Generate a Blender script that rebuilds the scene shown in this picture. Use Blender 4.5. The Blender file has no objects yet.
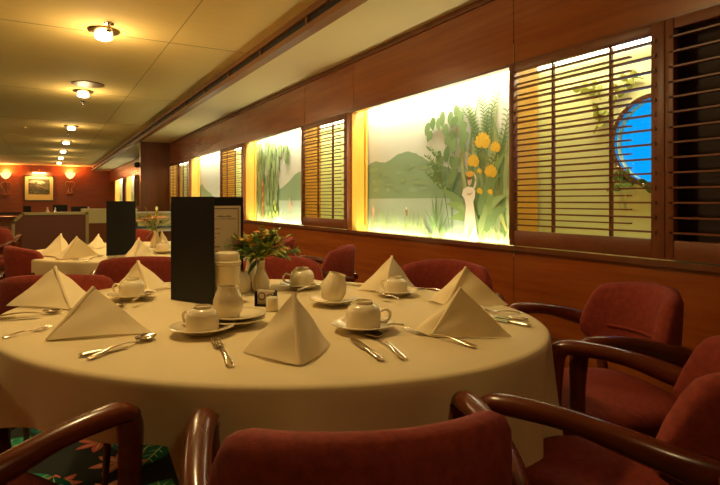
import bpy, math, random
from mathutils import Vector, Matrix
random.seed(7)
S = bpy.context.scene
COL = S.collection
PI = math.pi
F = 545.0; TH = math.atan(314/545); HY = 200.5; EYE = 1.09; D = 2.1
CT, ST = math.cos(TH), math.sin(TH)

def at(px, py, z):
    """the point of the horizontal plane at height z seen at that place of the photograph"""
    d = F*(EYE-z)/(py-HY); r = (px-360)/F*d
    return Vector((r*CT+d*ST, -r*ST+d*CT, z))
def wallpt(px, py, X):
    """(Y, z) of the vertical plane x = X"""
    phi = math.atan((px-360)/F)+TH
    Y = X/math.tan(phi); d = X*ST+Y*CT
    return Y, EYE+(HY-py)*d/F
def depth(v): return v[0]*ST+v[1]*CT
def onray(px, py, d):
    r = (px-360)/F*d
    return Vector((r*CT+d*ST, -r*ST+d*CT, EYE+(HY-py)*d/F))

# ------------------------------------------------------------ materials
def mat(name, col, rough=.5, metal=0, spec=.5, coat=0, bump=None, var=None, trans=0, emis=None, estr=0, sheen=0, attr=None, ior=None, sub=0):
    m = bpy.data.materials.new(name); m.use_nodes = True
    nt = m.node_tree; b = nt.nodes['Principled BSDF']; L = nt.links.new
    b.inputs['Base Color'].default_value = (*col, 1)
    b.inputs['Roughness'].default_value = rough; b.inputs['Metallic'].default_value = metal
    b.inputs['Specular IOR Level'].default_value = spec; b.inputs['Coat Weight'].default_value = coat
    b.inputs['Coat Roughness'].default_value = .12
    b.inputs['Transmission Weight'].default_value = trans
    b.inputs['Sheen Weight'].default_value = sheen
    if ior: b.inputs['IOR'].default_value = ior
    if emis:
        b.inputs['Emission Color'].default_value = (*emis, 1); b.inputs['Emission Strength'].default_value = estr
    if var or bump:
        tc = nt.nodes.new('ShaderNodeTexCoord')
    if var:   # (scale xyz, second colour, detail, amount)
        mp = nt.nodes.new('ShaderNodeMapping'); mp.inputs['Scale'].default_value = var[0]
        n = nt.nodes.new('ShaderNodeTexNoise'); n.inputs['Scale'].default_value = 1; n.inputs['Detail'].default_value = var[2]
        n.inputs['Roughness'].default_value = .65
        r = nt.nodes.new('ShaderNodeValToRGB'); r.color_ramp.elements[0].position = .32; r.color_ramp.elements[1].position = .68
        r.color_ramp.elements[0].color = (*col, 1); r.color_ramp.elements[1].color = (*var[1], 1)
        L(tc.outputs['Object'], mp.inputs[0]); L(mp.outputs[0], n.inputs[0]); L(n.outputs[0], r.inputs[0]); L(r.outputs[0], b.inputs['Base Color'])
    if attr:
        a = nt.nodes.new('ShaderNodeVertexColor'); a.layer_name = 'Col'; L(a.outputs[0], b.inputs['Base Color'])
    if bump:  # (scale, strength, distance)
        mp2 = nt.nodes.new('ShaderNodeMapping'); sc = bump[0] if isinstance(bump[0], tuple) else (bump[0],)*3
        mp2.inputs['Scale'].default_value = sc
        n2 = nt.nodes.new('ShaderNodeTexNoise'); n2.inputs['Scale'].default_value = 1; n2.inputs['Detail'].default_value = 4
        bp = nt.nodes.new('ShaderNodeBump'); bp.inputs['Strength'].default_value = bump[1]; bp.inputs['Distance'].default_value = bump[2]
        L(tc.outputs['Object'], mp2.inputs[0]); L(mp2.outputs[0], n2.inputs[0]); L(n2.outputs[0], bp.inputs['Height']); L(bp.outputs[0], b.inputs['Normal'])
    return m
M = {}
M['wallwood'] = mat('wall veneer', (.26,.053,.005), .27, var=((6,1.2,22), (.38,.095,.010), 5, 1), coat=.25)
M['darkwood'] = mat('column veneer', (.13,.035,.010), .3, var=((9,9,1.5), (.20,.055,.015), 5, 1), coat=.2)
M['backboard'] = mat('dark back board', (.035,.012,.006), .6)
M['farwall'] = mat('far wall veneer', (.22,.042,.006), .4, var=((1.5,3,16), (.30,.065,.010), 5, 1))
M['shutter'] = mat('shutter wood', (.17,.047,.014), .38, var=((8,8,8), (.23,.068,.02), 4, 1))
M['chairwood'] = mat('chair mahogany', (.10,.018,.005), .25, var=((14,5,14), (.16,.030,.008), 4, 1), coat=.2)
M['red'] = mat('red chair fabric', (.19,.016,.005), .85, var=((60,60,60), (.27,.029,.008), 3, 1), bump=(350,.5,.001))
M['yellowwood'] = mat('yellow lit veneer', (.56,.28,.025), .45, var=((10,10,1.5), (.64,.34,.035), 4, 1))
M['cavity'] = mat('pale yellow cavity wall', (.72,.72,.36), .7)
M['ceiling'] = mat('ceiling vinyl', (.86,.62,.24), .85, var=((1.2,90,1), (.90,.67,.27), 3, 1))
M['soffit'] = mat('soffit paint', (.92,.76,.36), .6)
M['slot'] = mat('black slot', (.015,.010,.006), .6)
M['beamwood'] = mat('beam wood', (.25,.10,.03), .4, var=((20,1,20), (.32,.14,.05), 4, 1))
M['cloth'] = mat('cream table linen', (.72,.58,.31), .8, bump=(500,.25,.0006), sheen=.1)
M['napkin'] = mat('cream napkin linen', (.86,.71,.42), .8, bump=(600,.3,.0005), sheen=.1)
M['china'] = mat('cream china', (.80,.68,.44), .18, coat=.4)
M['silver'] = mat('polished steel', (.72,.66,.58), .16, metal=1)
M['brass'] = mat('brass', (.65,.40,.16), .3, metal=1)
M['chrome'] = mat('chrome', (.7,.65,.6), .15, metal=1)
M['black'] = mat('black leatherette', (.006,.005,.005), .5, spec=.3, bump=(300,.4,.0008))
M['paper'] = mat('cream paper', (.62,.50,.34), .7)
M['ink'] = mat('brown ink', (.10,.05,.045), .7)
M['leaf'] = mat('green leaf', (.07,.16,.025), .5, var=((30,30,30), (.15,.26,.04), 3, 1))
M['yleaf'] = mat('yellow green leaf', (.34,.36,.06), .5)
M['petal'] = mat('apricot petal', (.95,.50,.15), .55)
M['pink'] = mat('pink petal', (.85,.42,.25), .55)
M['mural'] = mat('painted mural', (1,1,1), .45, attr=True, spec=.3)
M['carpet'] = mat('patterned carpet', (1,1,1), .95, attr=True)
M['carpetbase'] = mat('black carpet ground', (.02,.02,.015), .95, var=((7,7,7), (.03,.10,.05), 3, 1))
M['tube'] = mat('lit fluorescent tube', (1,1,1), .4, emis=(1,.97,.78), estr=7)
M['lampglass'] = mat('lit lamp glass', (1,1,1), .3, emis=(1,.83,.5), estr=14)
M['sconceglass'] = mat('lit sconce glass', (1,.8,.6), .4, emis=(1,.40,.13), estr=4)
M['glass'] = mat('clear glass', (.95,.97,1), .03, trans=1, ior=1.45)
M['white'] = mat('off white enamel', (.70,.66,.55), .4)
M['gold'] = mat('gold frame mount', (.72,.50,.16), .6)
M['framedark'] = mat('dark picture frame', (.04,.03,.015), .4)
M['partfab'] = mat('brown partition fabric', (.10,.032,.018), .9, bump=(300,.5,.001))
M['parttrim'] = mat('olive metal trim', (.36,.29,.14), .35, metal=.5)
M['buffet'] = mat('olive cream laminate', (.55,.47,.22), .4)
M['redink'] = mat('red lettering', (.6,.02,.02), .5)
M['blue'] = mat('blue strip', (.05,.12,.22), .4)

# ------------------------------------------------------------ mesh builder
class MB:
    def __init__(s): s.v=[]; s.f=[]; s.c=[]; s.m=[]; s.cur=None; s.mi=0
    def add(s, vs, fs, col=None, mi=None):
        o=len(s.v); s.v += [tuple(p) for p in vs]
        for f in fs:
            s.f.append(tuple(o+i for i in f)); s.c.append(col or s.cur or (1,1,1)); s.m.append(s.mi if mi is None else mi)
        return s
    def box(s, x0,x1,y0,y1,z0,z1, bev=0, **k):
        x0,x1=sorted((x0,x1)); y0,y1=sorted((y0,y1)); z0,z1=sorted((z0,z1))
        if bev<=0:
            return s.add([(x0,y0,z0),(x1,y0,z0),(x1,y1,z0),(x0,y1,z0),(x0,y0,z1),(x1,y0,z1),(x1,y1,z1),(x0,y1,z1)],
                  [(0,3,2,1),(4,5,6,7),(0,1,5,4),(1,2,6,5),(2,3,7,6),(3,0,4,7)], **k)
        # rounded in all directions: stacked rounded outlines
        b=min(bev,(x1-x0)/2.01,(y1-y0)/2.01,(z1-z0)/2.01); rings=[]
        for (dz,ins) in ((0,b),(b*.3,b*.3),(b,0),(z1-z0-b,0),(z1-z0-b*.3,b*.3),(z1-z0,b)):
            ring=[]
            for cx,cy,a0 in ((x1-b,y1-b,0),(x0+b,y1-b,90),(x0+b,y0+b,180),(x1-b,y0+b,270)):
                for a in (0,45,90):
                    r=b-ins; t=math.radians(a0+a); ring.append((cx+r*math.cos(t),cy+r*math.sin(t),z0+dz))
            rings.append(ring)
        return s.loft(rings, caps=True, **k)
    def loft(s, rings, caps=True, closed=True, **k):
        n=len(rings[0]); vs=[p for r in rings for p in r]; fs=[]
        for i in range(len(rings)-1):
            for j in range(n if closed else n-1):
                a=i*n+j; b=i*n+(j+1)%n; fs.append((a,b,b+n,a+n))
        if caps: fs.append(tuple(range(n))[::-1]); fs.append(tuple((len(rings)-1)*n+j for j in range(n)))
        return s.add(vs,fs,**k)
    def lathe(s, prof, n=32, c=(0,0,0), axis=None, caps=False, **k):
        rings=[[(r*math.cos(2*PI*j/n), r*math.sin(2*PI*j/n), z) for j in range(n)] for r,z in prof]
        if axis is not None: rings=[[tuple(axis@Vector(p)) for p in r] for r in rings]
        rings=[[(p[0]+c[0],p[1]+c[1],p[2]+c[2]) for p in r] for r in rings]
        return s.loft(rings, caps=caps, **k)
    def tube(s, pts, rad, n=10, sx=1, up=(0,0,1), caps=True, **k):
        """rad: number, list, or list of (side, up) half sizes"""
        pts=[Vector(p) for p in pts]; rings=[]; up=Vector(up)
        for i,p in enumerate(pts):
            t=(pts[min(i+1,len(pts)-1)]-pts[max(i-1,0)]).normalized()
            a=t.cross(up)
            if a.length<.05: a=t.cross(Vector((0,1,0)))
            a.normalize(); b=a.cross(t).normalized()
            r=rad[i] if isinstance(rad,(list,tuple)) else rad
            ra,rb = r if isinstance(r,(list,tuple)) else (r,r)
            rings.append([tuple(p+a*(ra*math.cos(2*PI*j/n))+b*(rb*math.sin(2*PI*j/n))) for j in range(n)])
        return s.loft(rings, caps=caps, **k)
    def sphere(s, c, r, n=12, sc=(1,1,1), **k):
        pr=[(max(1e-4,r*math.sin(PI*i/n)), -r*math.cos(PI*i/n)) for i in range(n+1)]
        A=Matrix.Diagonal(Vector(sc)); return s.lathe(pr, n*2, c, A, caps=True, **k)
    def build(s, name, m, parent=None, smooth=True, ang=40, loc=None, rz=None):
        me=bpy.data.meshes.new(name); me.from_pydata(s.v,[],s.f); me.update()
        for x in (m if isinstance(m,(list,tuple)) else [m]): me.materials.append(x)
        ca=me.color_attributes.new('Col','FLOAT_COLOR','CORNER') if any(c!=(1,1,1) for c in s.c) else None
        for p,c,mi in zip(me.polygons,s.c,s.m):
            p.material_index=mi
            if ca:
                for li in p.loop_indices: ca.data[li].color=(*c,1)
        if smooth:
            me.polygons.foreach_set('use_smooth',[True]*len(me.polygons))
            me.set_sharp_from_angle(angle=math.radians(ang))
        o=bpy.data.objects.new(name,me); COL.objects.link(o)
        if parent: o.parent=parent
        if loc is not None: o.location=loc
        if rz is not None: o.rotation_euler=(0,0,rz)
        return o
def tag(o, label=None, cat=None, group=None, kind=None):
    if label: o['label']=label
    if cat: o['category']=cat
    if group: o['group']=group
    if kind: o['kind']=kind
    return o
def empty(name, loc=(0,0,0), rz=0, label=None, cat=None, group=None):
    o=bpy.data.objects.new(name,None); COL.objects.link(o); o.location=loc; o.rotation_euler=(0,0,rz); o.empty_display_size=.1
    return tag(o,label,cat,group)
def struct(name, mb, m, **k): return tag(mb.build(name,m,smooth=False,**k), kind='structure')
def copy_tree(o, parent=None):
    c=o.copy(); COL.objects.link(c)
    if parent: c.parent=parent
    for ch in [x for x in list(COL.objects) if x.parent==o]: copy_tree(ch,c)
    return c
def bez(pts, n=12):
    """Catmull-Rom through points"""
    P=[Vector(p) for p in pts]; P=[P[0]*2-P[1]]+P+[P[-1]*2-P[-2]]; out=[]
    for i in range(1,len(P)-2):
        for k in range(n):
            t=k/n; a,b,c,d=P[i-1:i+3]
            out.append(.5*((2*b)+(c-a)*t+(2*a-5*b+4*c-d)*t*t+(3*b-a-3*c+d)*t**3))
    out.append(P[-2]); return out
def lerp_list(vals, n):
    out=[]
    for i in range(n):
        t=i/(n-1)*(len(vals)-1); k=min(int(t),len(vals)-2); f=t-k; f=f*f*(3-2*f)
        a,b=vals[k],vals[k+1]
        out.append(tuple(x+(y-x)*f for x,y in zip(a,b)) if isinstance(a,tuple) else a+(b-a)*f)
    return out

# ------------------------------------------------------------ room shell
SILL=.862; HEAD=1.787; SOF=1.09+.533*D; CEI=1.09+.60*D; YF=22.7; YN=-3.0; XL=-4.0; BX=2.55
fl=MB(); fl.box(XL,D+.6,YN,YF,-.05,0); fl_o=struct('floor',fl,M['carpetbase'])
cm=MB(); cm.box(XL,.715*D,YN,YF,CEI,CEI+.05)
struct('ceiling',cm,M['ceiling'])
sm=MB(); sm.box(.72*D,D+.1,YN,YF,SOF,SOF+.05); struct('ceiling_soffit',sm,M['soffit'])
# ceiling seams
t=MB()
for y in [1.9+2.62*i for i in range(8)]: t.box(XL,.70*D,y,y+.006,CEI-.002,CEI)
for x in (-2.0,-.75,.85): t.box(x,x+.005,YN,YF,CEI-.002,CEI)
struct('trim_1',t,mat('ceiling seam',(.36,.26,.10),.8))
# fascia with its air slot
t=MB(); x0=.705*D
t.box(x0,x0+.04,YN,YF,CEI-.045,CEI+.01); t.box(x0-.012,x0+.03,YN,YF,SOF-.012,SOF+.028); t.box(x0+.03,.735*D,YN,YF,SOF-.012,SOF+.05)
t.box(x0+.035,x0+.05,YN,YF,SOF,CEI)
struct('trim_2',t,M['beamwood'])
t=MB(); t.box(x0+.030,x0+.034,YN,YF,SOF+.02,CEI-.03); struct('trim_3',t,M['slot'])
t=MB()
for y in [.6+.9*i for i in range(24)]: t.box(x0+.012,x0+.029,y,y+.02,SOF+.028,CEI-.045)
struct('trim_4',t,M['beamwood'])
# right hand wall: dado and frieze of veneer panels, panel joints as real gaps
t=MB()
joints=[-3.0,-1.9,-.7,1.03,2.05,3.75,4.68,6.41,7.42,9.26,11.0,12.9,15.9,17.8,20.9,22.7]
for a,b in zip(joints[:-1],joints[1:]):
    t.box(D,D+.04,a+.002,b-.002,0,SILL-.012); t.box(D,D+.04,a+.002,b-.002,HEAD,SOF)
t.box(D+.012,D+.05,YN,YF,0,SILL-.012); t.box(D+.012,D+.05,YN,YF,HEAD+.005,SOF)
struct('wall_right',t,M['wallwood'])
t=MB(); t.box(D-.022,D+.05,YN,11.07,SILL-.03,SILL-.006); t.box(D-.012,D+.04,YN,11.07,HEAD-.004,HEAD+.012); t.box(D-.004,D+.04,YN,YF,.43,.436)
t.box(D-.022,D+.05,11.5,YF,SILL-.03,SILL-.006); t.box(D-.01,D+.03,YN,YF,SOF-.035,SOF)
struct('trim_5',t,M['darkwood'])
t=MB(); t.box(XL,D+.6,YF,YF+.05,0,CEI); struct('wall_far',t,M['farwall'])
t=MB(); t.box(XL,D,YF-.03,YF,.60,.68); t.box(XL,D,YF-.02,YF,0,.1); struct('trim_6',t,M['slot'])
t=MB(); t.box(XL-.05,XL,YN,YF,0,CEI); struct('wall_left',t,M['farwall'])
t=MB(); t.box(XL,D+.6,YN-.05,YN,0,CEI); struct('wall_near',t,M['farwall'])
# outer skin of the lit cavity (ship's side) with the porthole opening
PY,PZ,PR=1.57,1.382,.208
t=MB(); n=48; sq=[];ci=[]
y0,y1,z0,z1=PY-.35,PY+.35,PZ-.35,PZ+.35
for j in range(n):
    a=2*PI*j/n; c,s_=math.cos(a),math.sin(a); k=.35/max(abs(c),abs(s_))
    sq.append((BX,PY+k*c,PZ+k*s_)); ci.append((BX,PY+PR*c,PZ+PR*s_))
dp=[(BX+.05,p[1],p[2]) for p in ci]
t.loft([sq,ci,dp],caps=False)
t.box(BX,BX+.02,YN,y0,.7,2.0); t.box(BX,BX+.02,y1,YF,.7,2.0); t.box(BX,BX+.02,y0,y1,.7,z0); t.box(BX,BX+.02,y0,y1,z1,2.0)
t.box(D+.04,BX,YN,YF,1.95,1.97); t.box(D+.04,BX,YN,YF,.78,.80)
t.box(D+.05,BX,YN,YN+.02,.78,1.97)
struct('wall_outer',t,M['cavity'])
# column
t=MB(); t.box(.743*D,D+.01,11.07,11.22,0,SOF); t.box(.743*D-.006,D,11.064,11.226,0,.12)
struct('wall_column',t,M['darkwood'])

# ------------------------------------------------------------ painted mural panels
XM=D+.14
class Art:
    def __init__(s, Y0, Y1, z0, z1): s.mb=MB(); s.Y0,s.Y1,s.z0,s.z1=Y0,Y1,z0,z1; s.k=0
    def poly(s, pts, col):
        s.k+=1; x=XM-.00006*s.k
        q=[(x,min(max(y,s.Y0),s.Y1),min(max(z,s.z0),s.z1)) for y,z in pts]
        s.mb.add(q,[tuple(range(len(q)))],col=col)
    def strip(s, path, w, col):   # tapering curved blade
        n=len(path); L=[];R=[]
        for i,p in enumerate(path):
            a=path[max(i-1,0)]; b=path[min(i+1,n-1)]; dx,dz=b[0]-a[0],b[1]-a[1]; l=math.hypot(dx,dz) or 1
            ww=w*(math.sin(PI*min(1,(i/(n-1))*.85+.15))) if w>0 else -w
            L.append((p[0]-dz/l*ww,p[1]+dx/l*ww)); R.append((p[0]+dz/l*ww,p[1]-dx/l*ww))
        s.k+=1; x=XM-.00006*s.k
        cl=lambda q:(x,min(max(q[0],s.Y0),s.Y1),min(max(q[1],s.z0),s.z1))
        vs=[cl(q) for q in L]+[cl(q) for q in R]
        s.mb.add(vs,[(i,i+1,n+i+1,n+i) for i in range(n-1)],col=col)
    def blade(s, p0, p1, bend, w, col, n=9):
        path=[]
        for i in range(n):
            t=i/(n-1); x=p0[0]+(p1[0]-p0[0])*t; z=p0[1]+(p1[1]-p0[1])*t; k=math.sin(PI*t)*bend
            dx,dz=p1[0]-p0[0],p1[1]-p0[1]; l=math.hypot(dx,dz) or 1
            path.append((x-dz/l*k,z+dx/l*k))
        s.strip(path,w,col); return path
    def blob(s, c, ry, rz, col, n=14, j=.1):
        s.poly([(c[0]+ry*math.cos(2*PI*i/n)*(1+random.uniform(-j,j)),c[1]+rz*math.sin(2*PI*i/n)*(1+random.uniform(-j,j))) for i in range(n)],col)
    def hill(s, pts, base, col):
        q=bez([(p[0],p[1],0) for p in pts],4); top=[(p.x,p.y+random.uniform(-.004,.004)) for p in q]
        s.strip2(top,base,col)
    def strip2(s, top, base, col):
        s.k+=1; x=XM-.00006*s.k; n=len(top)
        cl=lambda q:(x,min(max(q[0],s.Y0),s.Y1),min(max(q[1],s.z0),s.z1))
        s.mb.add([cl(q) for q in top]+[cl((q[0],base)) for q in top],[(i,i+1,n+i+1,n+i) for i in range(n-1)],col=col)
G1=(.20,.30,.10);G2=(.30,.40,.14);G3=(.13,.22,.06);G4=(.42,.50,.20);G5=(.10,.17,.05)
SKY=(.60,.60,.44);LAKE=(.42,.50,.34);MTN=(.24,.34,.17);YEL=(.85,.55,.05)
def mural_base(Y0,Y1):
    a=Art(Y0,Y1,.80,1.90)
    a.mb.box(XM,XM+.02,Y0,Y1,.80,1.90,col=SKY)
    return a
def finish(a,label): return tag(a.mb.build('mural_panel',M['mural'],smooth=False),label,'mural','painted lakeside murals in the lit wall recesses')
def grass(a,y0,y1,z,h,n,cols=(G4,G2)):
    for i in range(n):
        y=random.uniform(y0,y1); a.blade((y,z-.02),(y+random.uniform(-.08,.08),z+h*random.uniform(.5,1)),random.uniform(-.02,.02),.004+random.random()*.003,random.choice(cols),7)
def sprig(a,base,top,bend,n,ll,lw,col,stem=G5):
    path=a.blade(base,top,bend,.003,stem,14)
    for i in range(1,n+1):
        t=.25+.75*i/n; k=min(int(t*(len(path)-1)),len(path)-1); p=path[k]
        for sd in (-1,1):
            an=PI/2+sd*random.uniform(.7,1.3); l=ll*random.uniform(.75,1.15)
            a.blade(p,(p[0]+math.cos(an)*l,p[1]+math.sin(an)*l*.8),sd*.006,lw,col if random.random()<.7 else G2,6)
# mural one: mountain, lake, jungle flowers, lady in a pale dress
A0,A1=2.054,3.774
def q4(zx,zy): return wallpt(340+zx/2.425, 50+zy/2.425, XM)
a=mural_base(A0,A1)
lake_z=q4(150,360)[1]
a.poly([(A0-.05,.80),(A1,.80),(A1,lake_z),(A0-.05,lake_z)],LAKE)
a.hill([q4(67,280),q4(85,270),q4(110,272),q4(135,256),(q4(160,247)),q4(185,252),q4(215,268),q4(250,280),q4(300,300),q4(413,330)],lake_z,MTN)
for i in range(26):
    p=q4(random.uniform(75,230),random.uniform(275,345)); a.blob(p,random.uniform(.02,.06),random.uniform(.006,.02),random.choice([(.22,.32,.15),(.29,.39,.20),(.27,.36,.16)]))
# reeds / palms on the right
for i in range(70):
    bx=random.uniform(325,415); p0=q4(bx,random.uniform(430,465)); tx=bx+random.uniform(-70,45); p1=q4(min(tx,415),random.uniform(95,260))
    a.blade(p0,p1,random.uniform(-.09,.09),random.uniform(.009,.019),random.choice([G1,G2,G4,(.50,.52,.15),(.36,.44,.2)]),12)
for (x0,z0,x1,z1,bd) in ((345,260,300,145,.03),(352,250,345,120,.02),(360,250,385,110,-.03),(350,300,410,150,.05),(340,280,320,150,.02)):
    path=a.blade(q4(x0,z0),q4(x1,z1),bd,.003,G3,16)
    for k in range(3,16):
        for sd in (-1,1): p=path[k]; a.blade(p,(p[0]+sd*.045,p[1]+.02),sd*.008,.0035,G3,5)
# broad leafed tree left of the flowers
for (x0,y0,x1,y1,bd) in ((275,455,250,170,.03),(278,455,290,160,-.02),(272,455,225,230,.03)):
    a.blade(q4(x0,y0),q4(x1,y1),bd,.004,G5,14)
for (x,y) in [(222,178),(228,200),(232,165),(246,165),(262,180),(255,150),(275,150),(285,135),(298,148),(290,165),(275,195),(262,210),(285,215),(300,215),(245,245),(258,262),(275,258),(292,262),(268,235),(300,190),(240,285),(255,295),(272,298),(288,285),(310,175),(315,200)]:
    p=q4(x,y); an=random.uniform(-2.4,-.7); l=random.uniform(.08,.12)
    a.blade(p,(p[0]+math.cos(an)*l,p[1]+math.sin(an)*l),.01,.030,random.choice([G3,(.18,.27,.09),G1]),8)
for (x,y) in [(225,250),(220,270),(228,290),(222,310),(235,325),(250,330)]:
    sprig(a,q4(x+25,y+25),q4(x-5,y-12),.01,7,.035,.006,G3)
# curling broad leaves at the bottom
for (x0,y0,x1,y1,bd) in ((330,440,245,335,.05),(340,440,262,372,.05),(350,430,270,410,.04),(345,440,413,350,-.05),(360,440,413,385,-.04),(340,430,290,380,.04),(370,400,413,240,-.06),(345,400,400,300,-.05)):
    a.blade(q4(x0,y0),q4(x1,y1),bd,.034,random.choice([G2,(.25,.36,.10),G1]),12)
# agave
for (x1,y1) in ((198,410),(205,438),(212,385),(228,352),(240,345),(257,350),(268,395),(276,430),(222,400)):
    a.blade(q4(238,462),q4(x1,y1),random.uniform(-.02,.02),.013,random.choice([G3,G1,(.17,.30,.10)]),9)
# yellow blooms
for (x,y,r) in ((352,215,.078),(383,232,.05),(330,265,.062),(372,290,.06),(345,292,.025),(371,342,.025),(346,340,.03)):
    p=q4(x,y)
    for k in range(7):
        an=PI/2+(k-3)*.42; a.blade((p[0],p[1]-r*.55),(p[0]+math.cos(an)*r*.95,p[1]-r*.45+math.sin(an)*r),.004,r*.34,YEL if k%2 else (.80,.48,.03),7)
# lady
W1=(.86,.76,.55)
a.poly([q4(303,464),q4(309,420),q4(313,380),q4(310,362),q4(303,352),q4(306,338),q4(317,331),q4(329,333),q4(336,342),q4(335,358),q4(331,368),q4(335,400),q4(342,464)],W1)
a.blade(q4(331,338),q4(338,312),.004,.008,W1,6); a.blade(q4(338,314),q4(330,296),.004,.006,W1,6)
a.blob(q4(322,318),.019,.027,(.72,.48,.30),12,.02); a.blob(q4(321,309),.024,.016,(.25,.10,.04),12,.05); a.blob(q4(323,301),.04,.018,(.80,.42,.06),14,.12)
a.blade(q4(315,350),q4(330,346),.005,.006,(.62,.44,.26),5)
# flamingo and small craft
a.blob(q4(87,396),.022,.05,(.80,.45,.30)); a.blade(q4(88,400),q4(85,375),.006,.007,(.85,.55,.38)); a.strip([q4(88,410),q4(88,440)],-.003,(.6,.35,.2))
a.poly([q4(166,402),q4(166,390),q4(168,378),q4(171,390),q4(171,402)],(.35,.14,.05)); a.blob(q4(168,384),.006,.012,(.95,.9,.75))
grass(a,q4(215,1)[0],A1,q4(120,440)[1],.20,60); grass(a,A0,A1,.84,.12,60,((.5,.58,.2),G4))
finish(a,'wide mural of a lake, mountain, yellow blooms and a lady in pale dress')
# mural two: drooping jungle on the left, mountain, heron
def q8(zx,zy): return wallpt(240+zx/4.04, 120+zy/4.04, XM)
def mural_two(Y0,Y1,mp,label,flip=False):
    a=mural_base(Y0,Y1); lz=1.25
    q=mp
    a.poly([(Y0-.05,.80),(Y1,.80),(Y1,q(160,325)[1]),(Y0-.05,q(160,325)[1])],LAKE)
    lz=q(160,325)[1]
    a.hill([q(110,300),q(150,285),q(175,270),q(200,245),q(230,215),q(257,205)],lz,MTN)
    for i in range(210):
        x=random.uniform(72,158); y=random.uniform(78,350); p=q(x,y)
        a.blade(p,(p[0]+random.uniform(-.05,.05),p[1]-random.uniform(.12,.30)),random.uniform(-.02,.02),random.uniform(.016,.034),random.choice([G1,G2,G3,(.34,.42,.2),(.24,.33,.15)]),8)
    for i in range(26):
        x=random.uniform(160,205); y=random.uniform(95,150); p=q(x,y)
        a.blade(p,(p[0]-random.uniform(.0,.05),p[1]-random.uniform(.05,.12)),.01,.02,random.choice([G3,G2]),7)
    a.poly([q(92,400),q(92,250),q(96,232),q(101,250),q(101,400)],(.36,.16,.06))
    for yy in (260,300,340): a.blob(q(97,yy),.02,.03,(.75,.42,.08))
    for i in range(12): p=q(random.uniform(110,160),random.uniform(330,400)); a.blob(p,.03,.03,random.choice([(.6,.65,.1),G2,(.5,.55,.12)]))
    a.blob(q(208,350),.035,.05,(.75,.48,.32)); a.blade(q(205,345),q(204,312),.01,.010,(.8,.55,.4)); a.strip([q(209,365),q(209,405)],-.004,(.5,.3,.15))
    grass(a,Y0,Y1,.85,.16,60,((.5,.6,.2),G4,G1))
    return finish(a,label)
B0,B1=4.70,6.43
mural_two(B0,B1,q8,'mural of drooping jungle foliage beside a lake with a heron')
# mural three: mountain on the left, tree on the right
def q7(zx,zy): return wallpt(160+zx/4.85, 140+zy/4.85, XM)
def mural_three(Y0,Y1,mp,label):
    a=mural_base(Y0,Y1); q=mp; lz=.98
    a.poly([(Y0-.05,.80),(Y1,.80),(Y1,lz),(Y0-.05,lz)],LAKE)
    a.hill([(Y1,1.32),(Y1-.15,1.36),(Y1-.4,1.27),(Y1-.7,1.20),(Y1-1.0,1.1),(Y0-.05,1.02)],lz,MTN)
    for i in range(34):
        y=Y0+random.uniform(0,.55); z=random.uniform(1.2,1.66)
        a.blade((y,z),(y+random.uniform(-.08,.04),z-random.uniform(.12,.3)),.02,.03,random.choice([G1,G2,G3]),7)
    a.blade((Y0+.2,.8),(Y0+.28,1.5),.02,.03,G3)
    grass(a,Y0,Y1,.85,.2,30)
    return finish(a,label)
C0,C1=7.45,9.28
mural_three(C0,C1,q7,'mural with a tree right of a mountain, nearest the wall column')
E0,E1=15.9,17.75; H0,H1=18.5,20.8
mural_three(E0,E1,q7,'small distant mural past the column, right of the two')
mural_three(H0,H1,q7,'small distant mural past the column, left of the two')
murals=[(A0,A1),(B0,B1),(C0,C1),(E0,E1),(H0,H1)]
# recess boxes of the murals: far jamb in yellow veneer, top, bottom, near end
for (y0,y1) in murals:
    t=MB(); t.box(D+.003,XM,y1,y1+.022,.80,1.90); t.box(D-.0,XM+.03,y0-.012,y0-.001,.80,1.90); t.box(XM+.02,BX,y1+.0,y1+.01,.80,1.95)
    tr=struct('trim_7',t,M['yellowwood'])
    t=MB(); t.box(D+.04,XM+.02,y0,y1,1.90,1.91); t.box(D+.04,XM+.02,y0,y1,.795,.80)
    t.box(D-.012,D+.05,y1+.022,y1+.06,SILL-.03,HEAD)
    struct('trim_8',t,M['wallwood'])
    t=MB(); t.box(XM-.028,XM-.012,y1-.028,y1,.80,1.90); struct('trim_9',t,M['yellowwood'])
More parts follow.
